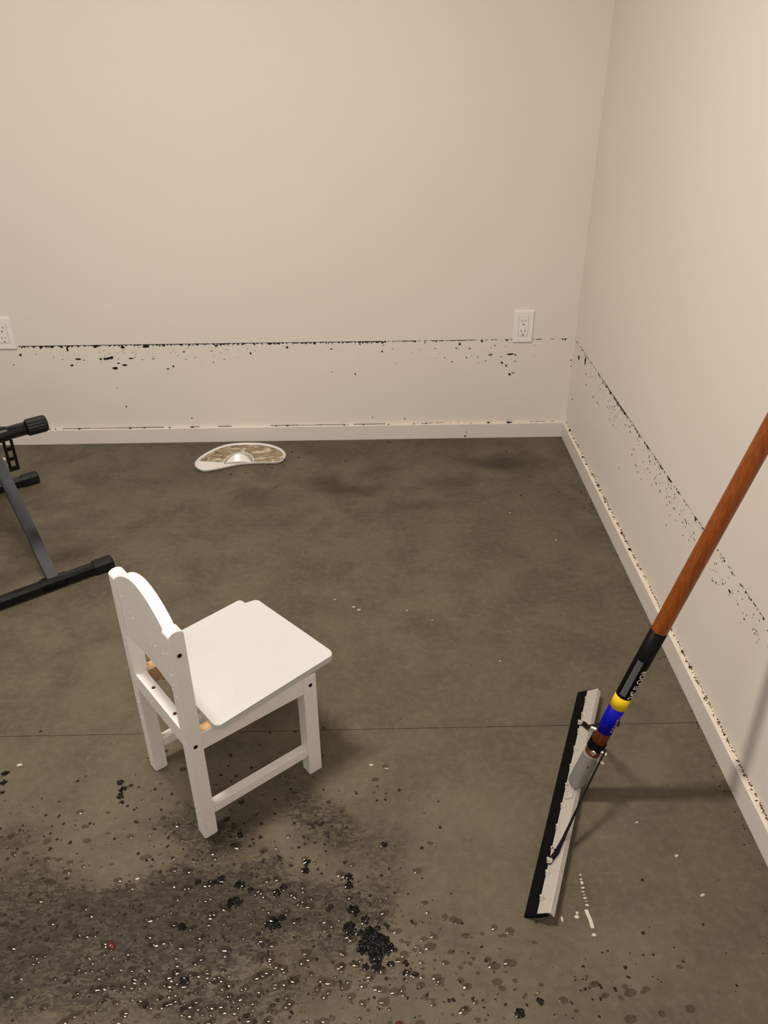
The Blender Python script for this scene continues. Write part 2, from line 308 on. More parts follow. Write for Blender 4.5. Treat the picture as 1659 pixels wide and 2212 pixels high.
def tube(bm, pts, r, seg=20, prof=None, caps=True):
    """sweep a circle (or a 2-D profile list) along points; r one value or per point"""
    pts = [Vector(p) for p in pts]; rings = []
    ref = None
    for i, p in enumerate(pts):
        d = (pts[min(i+1, len(pts)-1)] - pts[max(i-1, 0)]).normalized()
        if ref is None: _, s, u = frame_of(d)
        else:
            s = (ref - d*ref.dot(d)).normalized(); u = s.cross(d).normalized()
        ref = s
        rr = r[i] if isinstance(r, (list, tuple)) else r
        pr = prof or [(cos(2*pi*k/seg), sin(2*pi*k/seg)) for k in range(seg)]
        rings.append([bm.verts.new(p + s*(a*rr) + u*(b*rr)) for a, b in pr])
    n = len(rings[0])
    for A, B in zip(rings, rings[1:]):
        for k in range(n): bm.faces.new((A[k], A[(k+1) % n], B[(k+1) % n], B[k]))
    if caps: bm.faces.new(rings[0][::-1]); bm.faces.new(rings[-1])
    return bm

def bar(bm, pts, wdir, w, th):
    """flat bar: rectangle w wide along wdir, th thick, swept through points"""
    pts = [Vector(p) for p in pts]; wdir = Vector(wdir).normalized(); rings = []
    for i, p in enumerate(pts):
        d = (pts[min(i+1, len(pts)-1)] - pts[max(i-1, 0)]).normalized()
        s = (wdir - d*wdir.dot(d)).normalized(); u = d.cross(s).normalized()
        rings.append([bm.verts.new(p + s*a*w/2 + u*b*th/2) for a, b in ((-1, -1), (1, -1), (1, 1), (-1, 1))])
    for A, B in zip(rings, rings[1:]):
        for k in range(4): bm.faces.new((A[k], A[(k+1) % 4], B[(k+1) % 4], B[k]))
    bm.faces.new(rings[0][::-1]); bm.faces.new(rings[-1])
    return bm

def round_poly(pts, radii, seg=5):
    out = []; n = len(pts)
    for i in range(n):
        p = Vector(pts[i]); a = Vector(pts[i-1]) - p; b = Vector(pts[(i+1) % n]) - p; r = radii[i]
        if r <= 0: out.append(tuple(p)); continue
        a.normalize(); b.normalize(); ang = a.angle(b); t = r/math.tan(ang/2)
        c = p + (a+b).normalized()*(r/sin(ang/2)); p0 = p + a*t; p1 = p + b*t
        a0 = math.atan2(p0.y-c.y, p0.x-c.x); a1 = math.atan2(p1.y-c.y, p1.x-c.x); d = a1-a0
        while d > pi: d -= 2*pi
        while d < -pi: d += 2*pi
        out += [(c.x+r*cos(a0+d*k/seg), c.y+r*sin(a0+d*k/seg)) for k in range(seg+1)]
    return out

def smooth_closed(P, per=6):
    out = []; n = len(P)
    for i in range(n):
        p0, p1, p2, p3 = (Vector(P[(i+k-1) % n]) for k in range(4))
        for k in range(per):
            t = k/per
            out.append(tuple(.5*((2*p1)+(p2-p0)*t+(2*p0-5*p1+4*p2-p3)*t*t+(3*p1-p0-3*p2+p3)*t**3)))
    return out

def blot(bm, rnd, T, a, b, ra, rb, n=9, jag=.5):
    """flat irregular stain: T(a, b) -> world"""
    T0 = T; lift = T0(0, 0); lift = Vector(((lift.x-RX)/abs(lift.x-RX) if abs(lift.x-RX) < .01 else 0, (lift.y-RY)/abs(lift.y-RY) if abs(lift.y-RY) < .02 else 0, 1 if abs(lift.z) < .01 and abs(lift.x-RX) > .01 and abs(lift.y-RY) > .02 else 0))*(rnd.random()*.0004)
    T = lambda p, q: T0(p, q) + lift
    c = bm.verts.new(T(a, b)); ph = rnd.random()*6
    ring = []
    for k in range(n):
        r = 1 - jag*rnd.random()
        ring.append(bm.verts.new(T(a+ra*r*cos(2*pi*k/n+ph), b+rb*r*sin(2*pi*k/n+ph))))
    for k in range(n): bm.faces.new((c, ring[k], ring[(k+1) % n]))

def lump(bm, rnd, c, r, h, seg=8, rings=3, jag=.3):
    """low dome lying on the floor"""
    c = Vector(c); prev = None; ph = rnd.random()*6
    jj = [1 - jag*rnd.random() for _ in range(seg)]
    for i in range(rings):
        a = (i/rings)*pi/2; rr = cos(a)*r; zz = sin(a)*h
        ring = [bm.verts.new(c + Vector((rr*jj[k]*cos(2*pi*k/seg+ph), rr*jj[k]*sin(2*pi*k/seg+ph), zz*(1-.25*jag*rnd.random())))) for k in range(seg)]
        if prev:
            for k in range(seg): bm.faces.new((prev[k], prev[(k+1) % seg], ring[(k+1) % seg], ring[k]))
        prev = ring
    top = bm.verts.new(c + Vector((0, 0, h)))
    for k in range(seg): bm.faces.new((prev[k], prev[(k+1) % seg], top))

# ------------------------------------------------------------------ room shell
RX, RY = ROOM_X1, ROOM_Y1
def structure(name, bm, mat, **kw):
    o = obj(name, bm, mat, **kw); o['kind'] = 'structure'; return o

floor = structure('floor', bx(new(), ROOM_X0, ROOM_X1+.1, ROOM_Y0, ROOM_Y1+.1, -.12, -.004), M_SUB)
J1, J2 = 1.2995, 2.173
for y0, y1, g in ((ROOM_Y0, .4265, .001), (.4275, J1-.0007, .001), (J1+.0007, J2-.0003, .001), (J2+.0003, RY+.02, .001)):
    obj('slab', bx(new(), ROOM_X0, RX+.02, y0, y1, -.004, 0.0, bev=.0009, seg=2), M_FLOOR, parent=floor)

wall_back = structure('wall_back', bx(new(), ROOM_X0-.1, RX+.1, RY, RY+.1, 0, ROOM_H), M_WALL)
wall_right = structure('wall_right', bx(new(), RX, RX+.1, ROOM_Y0-.1, RY, 0, ROOM_H), M_WALL)
structure('wall_left', bx(new(), ROOM_X0-.1, ROOM_X0, ROOM_Y0-.1, RY, 0, ROOM_H), M_WALL)
structure('wall_front', bx(new(), ROOM_X0, RX, ROOM_Y0-.1, ROOM_Y0, 0, ROOM_H), M_WALL)
structure('ceiling', bx(new(), ROOM_X0-.1, RX+.1, ROOM_Y0-.1, RY+.1, ROOM_H, ROOM_H+.1), M_CEIL)

BB, BT = .0594, .0125
bb_back = structure('baseboard_back', bx(new(), ROOM_X0, RX-.0005, RY-BT, RY, 0, BB, bev=.002), M_TRIM)
bb_right = structure('baseboard_right', bx(new(), RX-BT, RX, ROOM_Y0, RY-BT-.0004, 0, BB, bev=.002), M_TRIM)

# ------------------------------------------------------------------ flood line: mould and torn caulk on the walls
LINE = .3845
rnd = random.Random(7)
TB = lambda x, z: Vector((x, RY-.0005, z))
TR = lambda y, z: Vector((RX-.0005, y, z))
bm = new(); bg = new()
for (x, z, a, b) in BACK:
    dark = a*b > 22 or rnd.random() < .5
    for _ in range(2):
        blot(bm if dark else bg, rnd, TB, x+rnd.uniform(-.3, .3)*a/1000, z+rnd.uniform(-.3, .3)*b/1000, a/1000*.92, b/1000*.95, jag=.6)
x = -1.25
while x < RX-.002:
    dense = 1.0 if x < .05 else (.55 if x < .50 else .45)
    if rnd.random() < dense:
        a = rnd.uniform(.004, .013); b = rnd.uniform(.0008, .0020)
        blot(bm, rnd, TB, x, LINE-b*.8, a, b, jag=.35)
        if rnd.random() < (.62 if x < .05 else .18):
            b = rnd.uniform(.0018, .0058); blot(bm, rnd, TB, x+rnd.uniform(-.004, .004), LINE-b*.9, rnd.uniform(.002, .008), b, jag=.65)
        if rnd.random() < (.25 if x < .05 else .08):
            b = rnd.uniform(.002, .005); blot(bm, rnd, TB, x, LINE-b*1.2, rnd.uniform(.0015, .003), b, jag=.6)
    x += rnd.uniform(.004, .010)
for _ in range(70):
    blot(bg, rnd, TB, rnd.choice((rnd.uniform(-1.2, -.5), rnd.uniform(-1.15, .7))), rnd.triangular(LINE-.085, LINE-.004, LINE-.03), rnd.uniform(.0012, .004), rnd.uniform(.0008, .002), n=7)
obj('mould_stain', bm, M_MOLD, parent=wall_back, kind='stuff')
obj('mould_stain', bg, M_MOLD2, parent=wall_back, kind='stuff')

bm = new(); bg = new()
for (y, z, a, b) in RIGHT:
    z = min(z, LINE-b*.001)
    for _ in range(3):
        blot(bm if rnd.random() < .75 else bg, rnd, TR, y+rnd.uniform(-.5, .5)*a/1000, z+rnd.uniform(-.5, .5)*b/1000, a/1000*.85, b/1000*1.0, jag=.6)
for yy, zz, hh in ((2.712, .343, .009), (2.625, .358, .011)):
    for k in range(4): blot(bm, rnd, TR, yy+rnd.uniform(-.004, .004), zz+rnd.uniform(-.5, .5)*hh, .0075, hh*.75, jag=.45)
y = .9
while y < RY-.004:
    dens = 1.0 if 2.05 < y < 2.42 else (.75 if y > 1.72 else .5)
    if rnd.random() < dens:
        a = rnd.uniform(.002, .008); b = rnd.uniform(.0008, .0022)
        blot(bm if rnd.random() < .6 else bg, rnd, TR, y, LINE-b*.8+rnd.uniform(-.001, .001), a, b, jag=.5)
        if rnd.random() < (.8 if 2.1 < y < 2.35 else .45) and 1.6 < y < 2.45: blot(bm, rnd, TR, y, LINE-.004, rnd.uniform(.002, .006), rnd.uniform(.0025, .0065), jag=.6)
        if rnd.random() < .3: blot(bg, rnd, TR, y, LINE-rnd.uniform(.003, .012), rnd.uniform(.001, .003), rnd.uniform(.001, .003), jag=.5)
    y += rnd.uniform(.004, .009)
for _ in range(190):
    yy = rnd.uniform(1.0, 2.55)
    blot(bg, rnd, TR, yy, LINE-rnd.triangular(.008, .085, .04), rnd.uniform(.001, .0032), rnd.uniform(.001, .0028), n=7)
obj('mould_stain', bm, M_MOLD, parent=wall_right, kind='stuff')
obj('mould_stain', bg, M_MOLD2, parent=wall_right, kind='stuff')

# torn caulk bead on the right baseboard, thin crack on the back one
def caulk(along0, along1, T, step, hmax, hmin, holes):
    bm = new(); prev = None; a = along0
    while a < along1:
        h = rnd.uniform(hmin, hmax); w = BT*rnd.uniform(.45, .92)
        if rnd.random() < holes: h *= .25; w *= .35
        ring = [bm.verts.new(T(a, q, z)) for q, z in ((w, BB-.0005), (w*.95, BB+.0016), (w*.35, BB+h*.55), (.0006, BB+h), (.0, BB-.0005))]
        if prev:
            for k in range(4): bm.faces.new((prev[k], ring[k], ring[k+1], prev[k+1]))
        prev = ring; a += rnd.uniform(.5, 1.5)*step
    return bm
obj('torn_caulk', caulk(.3, RY-BT, lambda a, q, z: Vector((RX-q, a, z)), .007, .0095, .003, .14), M_CAULK, parent=bb_right, label='cream torn caulk bead')
obj('torn_caulk', caulk(.05, RX-BT, lambda a, q, z: Vector((a, RY-q, z)), .012, .0042, .0015, .30), M_CAULK, parent=bb_back, label='cream torn caulk bead')
bm = new(); bk = new()
for (y, z, a) in RTOP:
    for _ in range(3):
        c = Vector((RX-.0045+rnd.uniform(-.003, .003), y+rnd.uniform(-.5, .5)*a/1000, BB+.003+rnd.uniform(0, .004)))
        lump(bk, rnd, c, a/1000*.62, a/1000*.5, 7, 2, .4)
y = .85
while y < RY-BT:
    if rnd.random() < .75:
        lump(bm, rnd, Vector((RX-.0028+rnd.uniform(-.0012, .0008), y, BB+.0035+rnd.uniform(-.001, .004))), rnd.uniform(.0012, .0035), rnd.uniform(.0008, .002), 6, 2, .5)
    y += rnd.uniform(.003, .007)
obj('crack_dirt', bm, M_CRACK, parent=bb_right, kind='stuff')
obj('black_grit', bk, M_GRIME, parent=bb_right, kind='stuff')
bm = new(); bk = new()
for (x, a, b) in BTOP:
    lump(bk, rnd, Vector((x, RY-.005, BB)), a/1000*1.0, b/1000*1.0+.001, 7, 2, .4)
    lump(bk, rnd, Vector((x+rnd.uniform(-.006, .006), RY-.004, BB)), a/1000*.6, b/1000*.7+.001, 7, 2, .4)
x = -1.30
while x < RX-BT:
    L_ = rnd.uniform(.02, .07)
    if rnd.random() < .86:
        bx(bm, x, x+L_*.98, RY-.0024, RY-.0002, BB, BB+rnd.uniform(.0006, .0019))
    x += L_
obj('crack_dirt', bm, M_CRACK, parent=bb_back, kind='stuff')
obj('black_grit', bk, M_GRIME, parent=bb_back, kind='stuff')
bm = new()
for x, z, r in ((.3535, .010, .0045), (.357, .027, .003), (.42, .024, .002), (.21, .030, .0015), (.34, .052, .002), (-.05, .02, .0015), (.14, .015, .0015), (.36, .018, .0016)):
    blot(bm, rnd, lambda a, b: Vector((a, RY-BT-.0004, b)), x, z, r, r*.9)
obj('mould_stain', bm, M_MOLD, parent=bb_back, kind='stuff')

# ------------------------------------------------------------------ wall outlets
def outlet(x0, z0, label):
    y = RY; W, H_ = .070, .114; xc, zc = x0+W/2, z0+H_/2
    r = root('wall_outlet', (xc, y, z0), label, 'outlet', 'wall outlets on the back wall')
    obj('face_plate', bx(new(), x0, x0+W, y-.0062, y, z0, z0+H_, bev=.0026, seg=3), M_PLATE, parent=r)
    obj('seam', bx(new(), xc-.0178, xc+.0178, y-.0065, y-.004, zc-.0348, zc+.0348), M_GAP, parent=r)
    rec = obj('receptacle', bx(new(), xc-.0167, xc+.0167, y-.0076, y-.004, zc-.0337, zc+.0337, bev=.0009), M_PLATE, parent=r)
    for s in (1, -1):
        c = zc + s*.0185
        for dx, hh in ((-.0064, .0042), (.0064, .0034)):
            obj('slot', bx(new(), xc+dx-.0011, xc+dx+.0011, y-.0079, y-.006, c+.0035-hh, c+.0035+hh), M_SLOT, parent=rec)
        g = new(); prism(g, [(.0031*cos(k*pi/8), .0022*sin(k*pi/8)) for k in range(16)], lambda p, q, h: Vector((xc+p, h, c-.0105+q)), y-.0079, y-.006)
        obj('ground_hole', g, M_HOLE2, parent=rec)
    return r
outlet(.5076, .375, 'white double wall outlet near the room corner, right of the two outlets')
outlet(-1.3295, .375, 'white double wall outlet above the black stand, cut by the left photo edge')

# ------------------------------------------------------------------ child's chair (u forward, v to its left, z up)
CO = Vector((-.3358, 1.0212, 0)); TH = radians(38.2)
CU = Vector((cos(TH), sin(TH), 0)); CV = Vector((-sin(TH), cos(TH), 0))
def ch(p): return CO + CU*p[0] + CV*p[1] + Vector((0, 0, p[2]))
CW = .240
chair = root('child_chair', CO + CU*.14 + CV*.12, "small white wooden child's chair with a loose crooked seat", 'chair')
def post(v0, v1, name='leg'):
    prof = [(.003, 0), (.025, 0), (.028, .003), (.028, .4965)] + [(.014+.014*cos(a), .4965+.0095*sin(a)) for a in [pi*k/10 for k in range(1, 10)]] + [(0, .4965), (0, .003)]
    return obj(name, prism(new(), prof, lambda p, q, h: ch((p, h, q)), v0, v1, bev=.0012, seg=2), M_WHITE, parent=chair)
def hole(parent_, u, z, v=0.0, r=.0042):
    g = new(); prism(g, [(r*cos(2*pi*k/16), r*sin(2*pi*k/16)) for k in range(16)], lambda p, q, h: ch((u+p, h, z+q)), v-.0004, v+.004)
    obj('bolt_hole', g, M_HOLE, parent=parent_, label='black bolt hole')
leg_nr = post(0, .025); leg_fr = post(CW-.025, CW)
hole(leg_nr, .014, .456); hole(leg_nr, .0135, .243)
for v0, v1 in ((0, .027), (CW-.027, CW)):
    lg = obj('leg', bx(new(), .247, .277, v0, v1, 0, .2655, ch, bev=.0016), M_WHITE, parent=chair)
    obj('end_grain', bx(new(), .2485, .2755, v0+.0015, v1-.0015, .264, .2668, ch, bev=.0008), M_PINE, parent=lg, label='bare pine end grain')
    if v0 == 0: hole(lg, .263, .242)
for v0, v1 in ((.0015, .021), (CW-.021, CW-.0015)):
    rl = obj('side_rail', bx(new(), .0275, .2475, v0, v1, .226, .2665, ch, bev=.0012), M_WHITE, parent=chair)
    obj('rail_top', bx(new(), .0282, .247, v0+.001, v1-.001, .265, .2682, ch, bev=.0006), M_PINE, parent=rl, label='bare pine top edge of the rail')
    vi = (v1+.0004, v1-.002) if v0 < .1 else (v0-.0004, v0+.002)
    obj('rail_inner_face', bx(new(), .0282, .247, min(vi), max(vi), .229, .265, ch), M_PINE, parent=rl, label='bare pine inner face of the rail')
    obj('stretcher', bx(new(), .0275, .2475, v0+.002, v1+.001, .051, .0725, ch, bev=.0014), M_WHITE, parent=chair)
rr = obj('rear_rail', bx(new(), .002, .023, .0245, CW-.0245, .232, .272, ch, bev=.0012), M_WHITE, parent=chair)
for v in (.158, .070):
    g = new(); prism(g, [(.0037*cos(2*pi*k/14), .0037*sin(2*pi*k/14)) for k in range(14)], lambda p, q, h: ch((.0125+p, v+q, h)), .268, .2724)
    obj('screw_hole', g, M_HOLE2, parent=rr, label='brown screw hole')
obj('front_rail', bx(new(), .253, .272, .0265, CW-.0265, .230, .266, ch, bev=.0012), M_WHITE, parent=chair)
top = []; bot = []
for k in range(25):
    t = k/24; v = .0248+(CW-.0496)*t
    e = sin(pi*t)**.85
    top.append((v, .4985+.041*e)); bot.append((v, .366+.010*sin(pi*t)))
obj('backrest', prism(new(), top+bot[::-1], lambda p, q, h: ch((h, p, q)), .0035, .0245, bev=.0022, seg=2), M_WHITE, parent=chair)
seat = [(.050, -.018), (.330, .007), (.3045, .260), (.2765, .2615), (.2755, .2815), (.074, .263), (.075, .242), (.046, .239)]
sp = round_poly(seat, [.013, .014, .008, 0, .004, .004, 0, .010], 6)
obj('seat', prism(new(), sp, lambda p, q, h: ch((p, q, h)), .2684, .2815, bev=.0020, seg=3), M_SEAT, parent=chair)
rd = random.Random(3); bm = new()
def bead(T, n, r):
    """bead of water on a face: T(a, b, h)"""
    prev = None; seg = 8
    for i in range(3):
        a = i/3*pi/2
        ring = [bm.verts.new(T(r*cos(a)*cos(2*pi*k/seg), r*cos(a)*sin(2*pi*k/seg), sin(a)*r*.55)) for k in range(seg)]
        if prev:
            for k in range(seg): bm.faces.new((prev[k], prev[(k+1) % seg], ring[(k+1) % seg], ring[k]))
        prev = ring
    tp = bm.verts.new(T(0, 0, r*.55))
    for k in range(seg): bm.faces.new((prev[k], prev[(k+1) % seg], tp))
for _ in range(34):   # side faces towards the viewer
    u, z = (rd.uniform(.003, .025), rd.uniform(.02, .45)) if rd.random() < .6 else (rd.uniform(.25, .274), rd.uniform(.03, .24))
    r = rd.uniform(.0008, .0019); bead(lambda a, b, h: ch((u+a, -h+.0001, z+b)), 8, r)
for _ in range(46):   # rear faces
    k = rd.random(); r = rd.uniform(.0008, .0020)
    if k < .35: v, z = rd.uniform(.003, .022), rd.uniform(.02, .46); uu = 0
    elif k < .55: v, z = rd.uniform(CW-.022, CW-.003), rd.uniform(.05, .46); uu = 0
    elif k < .75: v, z = rd.uniform(.03, CW-.03), rd.uniform(.235, .262); uu = .002
    else: v, z = rd.uniform(.03, CW-.03), rd.uniform(.39, .48); uu = .0035
    bead(lambda a, b, h: ch((uu-h+.0001, v+a, z+b)), 8, r)
for _ in range(16):
    u, v = rd.uniform(.09, .30), rd.uniform(.03, .22); r = rd.uniform(.0007, .0015)
    bead(lambda a, b, h: ch((u+a, v+b, .2815+h*.5)), 8, r)
obj('water_beads', bm, M_CLEAR, parent=chair, smooth=True, kind='stuff', label='clear water beads on the white paint')

# ------------------------------------------------------------------ floor squeegee leaning on the right wall
SA = Vector((.2524, .8467, 0)); SB = Vector((.4726, 1.4001, 0)); SL = (SB-SA).length; SD = (SB-SA).normalized(); SW = Vector((SD.y, -SD.x, 0))
def sq(w, z, s): return SA + SW*w + SD*s + Vector((0, 0, z))
squeegee = root('floor_squeegee', sq(.025, 0, SL/2), 'floor squeegee with orange-brown wooden handle leaning on the right wall', 'squeegee')
# rubber: contact edge at w=0, runs up under the steel
rub = [(0, .0), (.0035, .0), (.024, .0125), (.0405, .0235), (.0385, .0285), (.0215, .0170), (.0015, .0042)]
obj('rubber_blade', prism(new(), rub, lambda p, q, h: sq(p, q, h), 0, SL, bev=.0008, seg=1), M_RUBBER, parent=squeegee, label='black rubber blade')
pl = [(.0213, .0172), (.0420, .0312), (.0435, .0312), (.0510, .0232), (.0494, .0222), (.0425, .0292), (.0224, .0156)]
obj('steel_frame', prism(new(), pl, lambda p, q, h: sq(p, q, h), .004, SL-.003, bev=.0004, seg=1), M_STEEL, parent=squeegee, label='pale galvanised angle frame')
pa = Vector((.0213, .0172)); pdv = (Vector((.0420, .0312))-pa).normalized(); pnv = Vector((-pdv.y, pdv.x))
def onplate(m, s, h): q = pa + pdv*m + pnv*h; return sq(q.x, q.y, s)
g = new()
PN = (onplate(0, 0, 1)-onplate(0, 0, 0)).normalized(); PM = (onplate(1, 0, 0)-onplate(0, 0, 0)).normalized()
hexp = [(cos(pi*k/3), sin(pi*k/3)) for k in range(6)]
c0 = Vector((0, 0, 0))
def bolt_mesh():
    g = new()
    def ring(r, h, n): return [g.verts.new(PM*(r*cos(2*pi*k/n))+SD*(r*sin(2*pi*k/n))+PN*h) for k in range(n)]
    prism(g, [(.0062*cos(2*pi*k/12), .0062*sin(2*pi*k/12)) for k in range(12)], lambda p, q, h: PM*p+SD*q+PN*h, 0, .0008)
    prism(g, [(.0046*a, .0046*b) for a, b in hexp], lambda p, q, h: PM*p+SD*q+PN*h, .0006, .0045, bev=.0006, seg=1)
    prism(g, [(.0024*cos(2*pi*k/8), .0024*sin(2*pi*k/8)) for k in range(8)], lambda p, q, h: PM*p+SD*q+PN*h, .003, .0082)
    me = bpy.data.meshes.new('bolt'); bmesh.ops.recalc_face_normals(g, faces=g.faces[:]); g.to_mesh(me); g.free(); me.materials.append(M_CHROME); return me
bme = bolt_mesh()
def bolt(p):
    o = bpy.data.objects.new('bolt', bme); C.objects.link(o); o.parent = squeegee; o.location = p - squeegee.location; return o
for i in range(11): bolt(onplate(.0052, .034+.0525*i, .0002))
# socket, wedge plate and handle
HY = lambda z: 1.107+.03*z
HP = lambda z: Vector((.3880+.287*z, HY(z), z))
HD = (HP(1)-HP(0)).normalized()
sk = HP(.030)+HD*.0
obj('handle_socket', tube(new(), [HP(.034), HP(.040), HP(.118)], [.0135, .0168, .0168], 24), M_ZINC, parent=squeegee, smooth=False, label='dull zinc handle socket')
obj('socket_lip', tube(new(), [HP(.1165), HP(.1195)], .0176, 24), M_STEEL, parent=squeegee)
obj('socket_foot', prism(new(), [(.004, .262), (.022, .262), (.0235, .300), (.0235, .345), (.004, .345)], lambda p, q, h: onplate(p, q, h), .0, .0028, bev=.0006, seg=1), M_STEEL, parent=squeegee)
bolt(onplate(.011, .275, .0028))
HR = .0152; TOPZ = (RX-HR*1.05-.388)/.287
handle = obj('handle', tube(new(), [HP(.112), HP(.35), HP(.7), HP(TOPZ-.012), HP(TOPZ-.004), HP(TOPZ)], [HR, HR, HR, HR, HR*.9, HR*.5], 32), M_WOOD, parent=squeegee, smooth=True, label='orange-brown varnished wooden handle')
obj('handle_end', tube(new(), [HP(.1125), HP(.138)], HR*.93, 24), M_RED, parent=handle, label='red-brown worn handle end')
obj('clamp_band', tube(new(), [HP(.134), HP(.152)], HR+.0016, 28), M_RUBBER, parent=squeegee, label='black clamp band around the handle')
def wrap(name, z0, z1, mat, extra, label):
    return obj(name, tube(new(), [HP(z0), HP(z1)], HR+extra, 40, caps=True), mat, parent=handle, smooth=False, label=label)
wrap('blue_band', .178, .2385, M_BLUE, .00035, 'blue sticker band')
wrap('yellow_band', .2385, .2665, M_YELLOW, .00040, 'yellow sticker band')
lab = wrap('dark_label', .2665, .4165, M_LABEL, .00035, 'dark sticker with white lettering')
for nm in ('blue_band', 'yellow_band', 'dark_label', 'handle'):
    for p in bpy.data.objects[nm].data.polygons: p.use_smooth = len(p.vertices) == 4
# angles around the handle: 0 = towards the camera, positive = to the right as seen
toC = (Vector((0, 0, CAM_H))-HP(.3)); toC = (toC - HD*toC.dot(HD)).normalized(); toR = HD.cross(toC).normalized()
if toR.dot(right) < 0: toR = -toR
def hw(z, ang, r): return HP(z) + toC*(cos(ang)*r) + toR*(sin(ang)*r)
LZ = HD.z
# fine print patch with UVs
g = new(); uvl = g.loops.layers.uv.new('UVMap'); NA, NZ = 10, 4
grid = [[(g.verts.new(hw(.2725+(.3530-.2725)*j/NZ, -.52+.74*i/NA, HR+.0007)), (j/NZ, i/NA)) for i in range(NA+1)] for j in range(NZ+1)]
for j in range(NZ):
    for i in range(NA):
        q = (grid[j][i], grid[j][i+1], grid[j+1][i+1], grid[j+1][i])
        f = g.faces.new([a[0] for a in q])
        for lp, a in zip(f.loops, q): lp[uvl].uv = a[1]
obj('fine_print', g, M_PRINT, parent=lab, label='block of tiny grey print')
def lettering(txt, z0, z1, ang, height, mat, parent_, name, shear=0.0, bold=0.0):
    cu = bpy.data.curves.new('txt', 'FONT'); cu.body = txt; cu.size = 1; cu.shear = shear; cu.offset = bold; cu.resolution_u = 3
    to = bpy.data.objects.new('txt', cu); C.objects.link(to)
    dg = bpy.context.evaluated_depsgraph_get(); me = bpy.data.meshes.new_from_object(to.evaluated_get(dg))
    bpy.data.objects.remove(to, do_unlink=True)
    xs = [v.co.x for v in me.vertices]; ys = [v.co.y for v in me.vertices]
    x0, x1, y0, y1 = min(xs), max(xs), min(ys), max(ys)
    g = new(); g.from_mesh(me); bpy.data.meshes.remove(me)
    bmesh.ops.triangulate(g, faces=g.faces[:])
    bmesh.ops.subdivide_edges(g, edges=[e for e in g.edges if e.calc_length() > .12], cuts=2, use_grid_fill=False)
    for v in g.verts:
        zz = z0 + (z1-z0)*(v.co.x-x0)/(x1-x0)
        a = ang - ((v.co.y-y0)/(y1-y0)-.5)*height/HR
        v.co = hw(zz, a, HR+.00075)
    return obj(name, g, mat, parent=parent_)
lettering('24" FLOOR', .2700, .3385, .98, .0125, M_INK, lab, 'lettering', bold=.014)
g = new(); prev = None    # looping salmon script too small and too far round to read
for k in range(61):
    t_ = k/60; zz = .186+.040*t_+.0030*cos(t_*11*pi); aa = 1.08+.26*sin(t_*11*pi)-.06*sin(t_*3*pi)
    cur = [g.verts.new(hw(zz-.0007, aa-.035, HR+.0007)), g.verts.new(hw(zz+.0007, aa+.035, HR+.0007))]
    if prev: g.faces.new((prev[0], prev[1], cur[1], cur[0]))
    prev = cur
obj('script_mark', g, M_INK2, parent=bpy.data.objects['blue_band'], label='salmon looping script mark')
# braces: flat bars from the frame to the handle clamp
def bar2(bm, pts, wd, w, th):
    rings = []
    for i, p in enumerate(pts):
        d = (pts[min(i+1, len(pts)-1)] - pts[max(i-1, 0)]).normalized(); s = Vector(wd[i]); s = (s - d*s.dot(d)).normalized(); u = d.cross(s).normalized()
        rings.append([bm.verts.new(p + s*a*w/2 + u*c*th/2) for a, c in ((-1, -1), (1, -1), (1, 1), (-1, 1))])
    for A, B in zip(rings, rings[1:]):
        for k in range(4): bm.faces.new((A[k], A[(k+1) % 4], B[(k+1) % 4], B[k]))
    bm.faces.new(rings[0][::-1]); bm.faces.new(rings[-1])
    return bm
def brace(s0, s1, s2, sgn, zc, arch):
    hp = HP(zc); a = onplate(.000, s0, .0016); b_ = onplate(.0135, s1, .0016); c = onplate(.0225, s2, .0035)
    e = hp + SW*(HR+.0035) - SD*(.006*sgn); f = hp + SW*(HR+.0035) + SD*(.010*sgn)
    m1 = c.lerp(e, .35) + Vector((0, 0, arch)); m2 = c.lerp(e, .72) + Vector((0, 0, arch*.9))
    flat = SD*1.0; edge = toC
    obj('brace', bar2(new(), [a, b_, c, m1, m2, e], [flat, flat, flat*.4+edge, edge, edge, HD], .011, .0036), M_BRACE, parent=squeegee, label='black flat-bar brace')
brace(.108, .130, .158, 1, .138, .004)
brace(.484, .474, .462, -1, .196, .0)
bolt(onplate(.003, .480, .0030)); bolt(onplate(.004, .112, .0030))
def stud(p, d, r, l, name='clamp_bolt'):
    d = Vector(d).normalized()
    obj(name, tube(new(), [p, p+d*l*.8, p+d*l*.95, p+d*l], [r, r, r*.8, r*.3], 14), M_CHROME, parent=squeegee, smooth=False)
stud(hw(.1345, .15, HR*.9), toC, .0055, .010); stud(hw(.137, 1.15, HR*.9), toC*.3+toR, .0045, .014); stud(hw(.112, 1.3, HR*.9), toR, .0035, .016)
stud(hw(.172, -1.3, HR*.8), -toR+HD*-.25, .0042, .014)
stud(hw(.095, .35, HR*.98), toC, .0034, .0022, 'rivet_hole')
bpy.data.objects['rivet_hole'].data.materials[0] = M_RED

